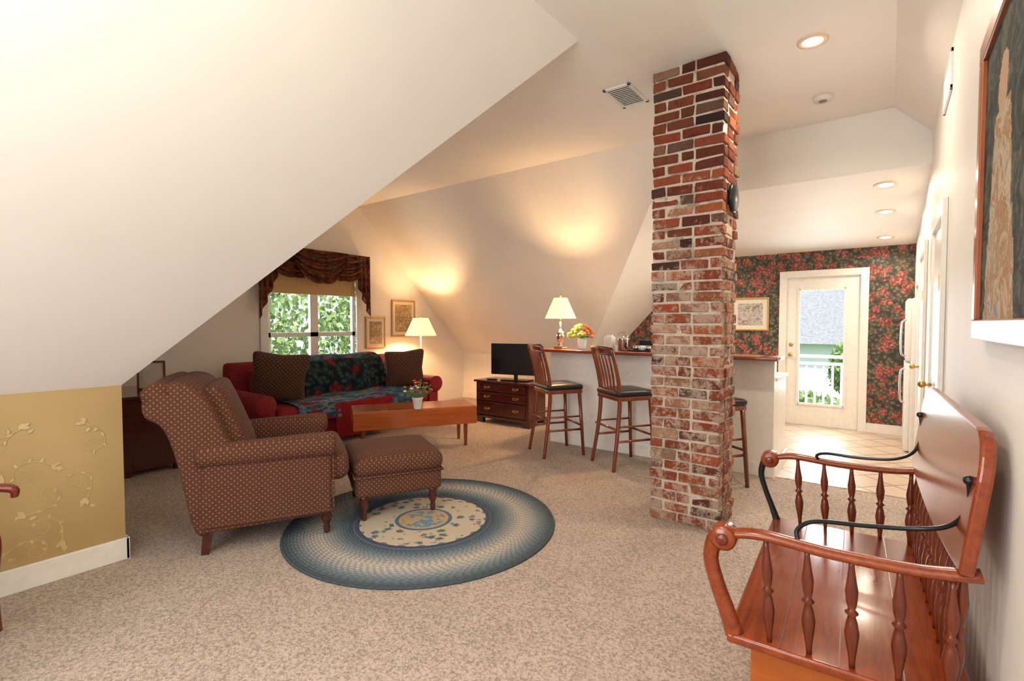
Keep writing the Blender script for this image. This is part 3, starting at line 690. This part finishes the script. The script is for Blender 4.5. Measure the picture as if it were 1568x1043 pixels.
# ------------------------------------------------------------------ valance
b=MB('window_valance'); X0=XG+.03
b.box((X0+.03,3.98,2.40),(.07,1.62,.03),m_swag)
def swag(yc,hw,drop,xo):
    def fn(u,v):
        t=(u-.5)*2; y=yc+t*hw*(1-.12*v)
        z=2.43-.04*v-(drop*v)*max(0,1-t*t)**.8-.10*v*abs(t)
        x=X0+.10+xo+.026*math.sin(v*26+abs(t)*3)*(1-.3*t*t)+.03*v*(1-t*t)
        return (x,y,z)
    b.grid(fn,36,40,m_swag,.006)
swag(3.60,.45,.36,0); swag(4.36,.45,.36,0); swag(3.98,.46,.42,.035)
for sg,ye in ((-1,3.16),(1,4.80)):
    def tail(u,v,sg=sg,ye=ye):
        w=.24*(u); y=ye-sg*w+ sg*.03
        zlow=1.47+.55*u
        z=2.43+(zlow-2.43)*v
        return (X0+.11+.028*math.sin(u*20)*(.3+.7*v),y,z)
    b.grid(tail,36,16,m_swag,.006)
b.done()

# ------------------------------------------------------------------ bench (turned very slightly off the wall)
b=MB('deacons_bench'); y0,y1=1.66,2.82; yc=(y0+y1)/2; zs=.44
b.box((-.12,yc,zs-.016),(.60,y1-y0,.032),m_bench,bev=.010,seg=3)
for k in range(1,4): b.box((-.42+.15*k,yc,zs+.0005),(.003,y1-y0-.01,.002),m_spin)
b.box((-.11,yc,.225),(.50,y1-y0-.16,.37),m_benchb,bev=.006)
b.box((-.11,yc,.03),(.53,y1-y0-.13,.06),m_benchb,bev=.008)
def spindle(p0,p1,r=.013):
    pr=[(.55,0),(.6,.06),(.75,.12),(1.1,.22),(1.35,.32),(1.0,.42),(.65,.47),(1.25,.50),(.65,.53),(1.0,.60),(1.2,.70),(.8,.82),(.55,.92),(.55,1)]
    b.lathe([(r*a,z) for a,z in pr],m_spin,p0,p1,10)
for ya,sg in ((y0+.03,1),(y1-.03,-1)):
    am=m_bench
    b.tube([(-.43,ya,.745),(-.33,ya,.765),(-.15,ya,.755),(.05,ya,.76),(.175,ya,.78)],[.024,.026,.026,.026,.028],am,n=12,flat=.6)
    b.lathe([(.030,0),(.040,.008),(.040,.062),(.030,.07)],am,(-.435,ya-.035,.738),(-.435,ya+.035,.738),20)
    b.lathe([(.012,0),(.018,.004),(.018,.09),(.012,.094)],m_spin,(-.435,ya-.047,.738),(-.435,ya+.047,.738),16)
    b.tube([(-.46,ya,.735),(-.475,ya,.66),(-.455,ya,.58),(-.425,ya,.50),(-.40,ya,.43)],[.026,.024,.024,.026,.03] if sg>0 else [.016,.014,.013,.014,.018],am if sg>0 else m_iron,n=12)
    for k in range(5):
        x=-.31+.105*k; spindle((x+.01,ya,zs),(x-.005+.004*k,ya,.755),.014)
    f=lambda dy: ya+sg*dy
    b.tube([(-.22,f(0),.755),(-.235,f(.03),.79),(-.19,f(.07),.815),(-.07,f(.10),.82),(.05,f(.11),.835),(.12,f(.08),.87),(.150,f(.03),.94),(.145,f(0.0),1.02)],.0065,m_iron,n=10)
    b.sphere((.145,f(0),1.02),.013,m_iron)
pr=[(y0-.02,.79)]
for k in range(7): a=math.pi-k*math.pi/12; pr.append((y0-.02+.12+.12*math.cos(a),1.03+.12*math.sin(a)))
for k in range(7): a=math.pi/2-k*math.pi/12; pr.append((y1+.02-.12+.12*math.cos(a),1.03+.12*math.sin(a)))
pr.append((y1+.02,.79)); 
for k in range(1,8): t=k/8; pr.append((y1+.02-(y1-y0+.04)*t,.79-.03*math.sin(math.pi*t)))
Mx=Matrix.Translation((.158,0,.95))@Euler((0,math.radians(7),0)).to_matrix().to_4x4()@Matrix.Translation((0,0,-.95))
b.prism(pr,.032,m_bench,'YZ',bev=.008,M=Mx)
for k in range(13):
    y=y0+.05+(y1-y0-.1)*k/12; spindle((.13,y,zs),(.146,y,.80),.013)
o=b.done(); th=math.radians(2.8); cc=Vector((-.12,yc,0)); o.rotation_euler=(0,0,th); o.location=cc-Matrix.Rotation(th,3,'Z')@cc

# ------------------------------------------------------------------ red wooden armchair at left edge
b=MB('wooden_armchair')
b.soft((0,0,.45),(.50,.48,.07),m_chairfab,r=.03,bulge=(0,0,.02)); b.box((0,0,.40),(.52,.50,.06),m_redwood,bev=.008)
for s_ in (-1,1):
    b.tube([(s_*.27,.24,0),(s_*.26,.23,.2),(s_*.265,.24,.42),(s_*.285,.20,.58),(s_*.285,.24,.66)],[.018,.024,.026,.02,.022],m_redwood,n=12)
    b.tube([(s_*.24,-.30,0),(s_*.24,-.24,.42),(s_*.24,-.28,.75),(s_*.24,-.36,1.0)],[.018,.024,.022,.018],m_redwood,n=12)
    b.tube([(s_*.245,-.26,.70),(s_*.28,-.05,.69),(s_*.29,.18,.67),(s_*.285,.30,.65),(s_*.285,.31,.61)],[.02,.022,.028,.028,.02],m_redwood,n=12,flat=.7)
b.box((0,-.34,.95),(.48,.03,.12),m_redwood,rot=(math.radians(12),0,0),bev=.01)
for k in range(4): b.tube([(-.15+.1*k,-.25,.44),(-.15+.1*k,-.33,.92)],.012,m_redwood,smoothpts=0)
b.done((-3.08,.055,0),math.radians(-20))

# ------------------------------------------------------------------ fridge
b=MB('refrigerator'); b.box((.36,0,.85),(.62,.80,1.68),m_plast,bev=.012,seg=3); b.box((.03,0,.50),(.05,.79,.96),m_plast,bev=.015,seg=3); b.box((.03,0,1.345),(.05,.79,.68),m_plast,bev=.015,seg=3)
for z0,z1 in ((.55,.92),(1.06,1.45)): b.tube([(.005,-.33,z0),(-.035,-.33,z0+.04),(-.035,-.33,z1-.04),(.005,-.33,z1)],.011,m_chrome,n=8)
b.done((.15,7.30,0))

# ------------------------------------------------------------------ ceiling fixtures
def vent(name,loc,w,h,rot):
    b=MB(name)
    for x,y,sx,sy in ((0,h/2-.012,w,.024),(0,-h/2+.012,w,.024),(-w/2+.012,0,.024,h),(w/2-.012,0,.024,h)): b.box((x,y,-.006),(sx,sy,.012),m_plast,bev=.002)
    b.box((0,0,-.002),(w-.04,h-.04,.003),m_ventm)
    n=int(h/.03)
    for k in range(n): b.box((0,-h/2+.035+(h-.07)*k/(n-1),-.006),(w-.04,.010,.004),m_plast,rot=(.6,0,0))
    o=b.done(loc); o.rotation_euler=rot; return o
vent('air_vent',(-1.676,3.71,H),.22,.38,(0,0,0))
vent('wall_vent',(XR,3.85,2.80),.22,.45,(0,math.radians(90),0))
b=MB('smoke_detector'); b.lathe([(.062,-.035),(.066,-.02),(.07,0)],m_plast,n=28); b.lathe([(.02,-.042),(.03,-.038),(.03,-.033)],m_ventm,n=20); b.done((-.45,4.66,H))
def can(loc,tilt=0,power=30,r=1.0):
    b=MB('recessed_light'); b.lathe([(.055*r,-.001),(.062*r,-.010),(.085*r,-.008),(.09*r,0)],m_canring,n=32,cap=False); b.lathe([(.0005,-.004),(.056*r,-.004)],m_can,n=32,cap=False)
    o=b.done(loc); o.rotation_euler=(tilt,0,0)
    l=bpy.data.lights.new('can','AREA'); l.shape='DISK'; l.size=.11; l.energy=power; l.color=(1,.84,.64); l.spread=math.radians(160)
    lo=bpy.data.objects.new('recessed_light_lamp',l); SC.collection.objects.link(lo); lo.parent=o; lo.location=(0,0,-.02)
kz=lambda y: 2.7-.3*(y-YH)/(YE-YH)
tl=math.atan(.3/2.7)*-1
PW=19
can((-.42,3.71,H),0,PW)
for y in (5.62,6.45,7.5): can((-.05,y,kz(y)),tl,PW*.5)
can((-1.9,6.9,kz(6.9)),tl,PW*.7); can((-1.6,5.8,kz(5.8)),tl,PW*.7)
can((-1.0,.6,H),0,PW*.8); can((-.5,-.8,H),0,PW*.8)  # added fill: two extra cans out of view to lift the near room
b=MB('added_uplight_stand'); b.lathe([(.15,0),(.15,.02),(.03,.04),(.014,.08),(.014,1.66),(.03,1.68)],m_brass,n=24); b.lathe([(.03,1.68),(.12,1.72),(.18,1.80),(.185,1.80),(.12,1.71)],m_whitecer,n=32,cap=False); b.done((-.7,-.55,0))  # stand added out of view to carry the ceiling fill light

# ------------------------------------------------------------------ exterior
def tree(name,loc,rx,ry,rz_,n,seed,trunk=True):
    r=random.Random(seed); b=MB(name); vs=[];fs=[]
    for i in range(n):
        while True:
            p=Vector((r.uniform(-1,1),r.uniform(-1,1),r.uniform(-1,1)))
            if .35<p.length<1: break
        c=Vector((p.x*rx,p.y*ry,p.z*rz_)); s_=r.uniform(.05,.11)
        e=Euler((r.random()*6,r.random()*6,r.random()*6)).to_matrix(); k=len(vs)
        for q in ((-1,0,0),(0,-.6,0),(1,0,0),(0,.6,0)): vs.append(c+e@(Vector(q)*s_))
        fs.append((k,k+1,k+2,k+3))
    b.poly(vs,m_leafout,fs)
    if trunk: b.cyl((0,0,-loc[2]-3),(0,0,rz_*.4),.15,m_trunk,.06)
    return b.done(loc)
tree('maple_tree',(-11.5,4.5,1.0),2.2,2.8,2.6,8000,1); tree('maple_tree',(-10.5,8.6,1.6),1.6,1.8,2.0,4000,2)
boxo('ground',(-30,-20,-3.2),(20,40,-3.1),m_grass)
boxo('deck_floor',(-3.0,YE+.12,-.12),(1.5,9.9,-.04),m_deck)
b=MB('deck_railing'); yr=9.8
b.box((-.8,yr,.86),(4.2,.09,.05),m_siding); b.box((-.8,yr,.02),(4.2,.05,.06),m_siding); b.box((-.8,yr,.74),(4.2,.05,.05),m_siding)
for k in range(34): b.box((-2.85+.125*k,yr,.38),(.035,.035,.72),m_siding)
for x in (-2.0,-.2,1.2): b.box((x,yr,.42),(.1,.1,.96),m_siding)
b.done()
b=MB('neighbor_house'); b.box((0,0,-1.2),(14,6,4.0),m_siding)
b.poly([(-7.4,-3.4,.75),(7.4,-3.4,.75),(7.4,0,2.7),(-7.4,0,2.7),(7.4,3.4,.75),(-7.4,3.4,.75)],m_roof,[(0,1,2,3),(3,2,4,5)])
b.box((-2.0,-3.02,-.3),(1.0,.05,1.3),m_roof); b.box((1.0,-3.02,-.3),(1.0,.05,1.3),m_roof)
b.done((-4.5,22,0))
tree('shrub_tree',(-.80,14.0,.35),.32,.32,.60,900,5); tree('shrub_tree',(-1.6,13.0,-1.35),1.8,.8,1.25,4000,6)

# ------------------------------------------------------------------ lights
W=bpy.data.worlds.new('World'); SC.world=W; W.use_nodes=True; nt=W.node_tree
bg=nt.nodes['Background']; bg.inputs[0].default_value=(.82,.91,1,1); bg.inputs[1].default_value=1.5
def area(name,loc,rot,sx,sy,e,c):
    l=bpy.data.lights.new(name,'AREA'); l.shape='RECTANGLE'; l.size=sx; l.size_y=sy; l.energy=e; l.color=c
    o=bpy.data.objects.new(name,l); SC.collection.objects.link(o); o.location=loc; o.rotation_euler=rot; return o
area('daylight_rear_window',(-1.45,YB-.15,1.5),(math.radians(90),0,0),1.9,1.4,66,(.90,.94,1))
area('daylight_gable_window',(XG-.25,4.0,1.5),(0,math.radians(-90),0),1.2,1.3,28,(.95,1,1))
area('daylight_kitchen_door',(-.73,YE+.3,1.2),(math.radians(-90),0,0),.5,1.5,30,(.92,.97,1))
area('added_fill_uplight',(-.7,-.55,1.82),(math.radians(180),0,0),.25,.25,38,(1,.94,.86))  # upward fill added behind the camera to brighten ceiling and slope
def pt(name,loc,e,r=.04,c=(1,.60,.29)):
    l=bpy.data.lights.new(name,'POINT'); l.energy=e; l.shadow_soft_size=r; l.color=c
    o=bpy.data.objects.new(name,l); SC.collection.objects.link(o); o.location=loc
pt('bulb_table_lamp',(-3.12,5.10,1.12+.47),56); pt('bulb_floor_lamp',(-5.97,5.50,1.36),66)
s=bpy.data.lights.new('sun','SUN'); s.energy=4; s.angle=.02; s.color=(1,.95,.85)
so=bpy.data.objects.new('sun',s); SC.collection.objects.link(so); so.rotation_euler=(math.radians(25),math.radians(20),0)

# ------------------------------------------------------------------ camera
cd=bpy.data.cameras.new('camera'); cd.sensor_width=36; cd.lens=36*765/1568; cd.clip_start=.02
co=bpy.data.objects.new('camera',cd); SC.collection.objects.link(co); co.location=(0,0,1.42)
co.rotation_euler=(math.radians(88),0,math.radians(37)); SC.camera=co
SC.view_settings.view_transform='Standard'; SC.view_settings.look='None'; SC.view_settings.exposure=.06
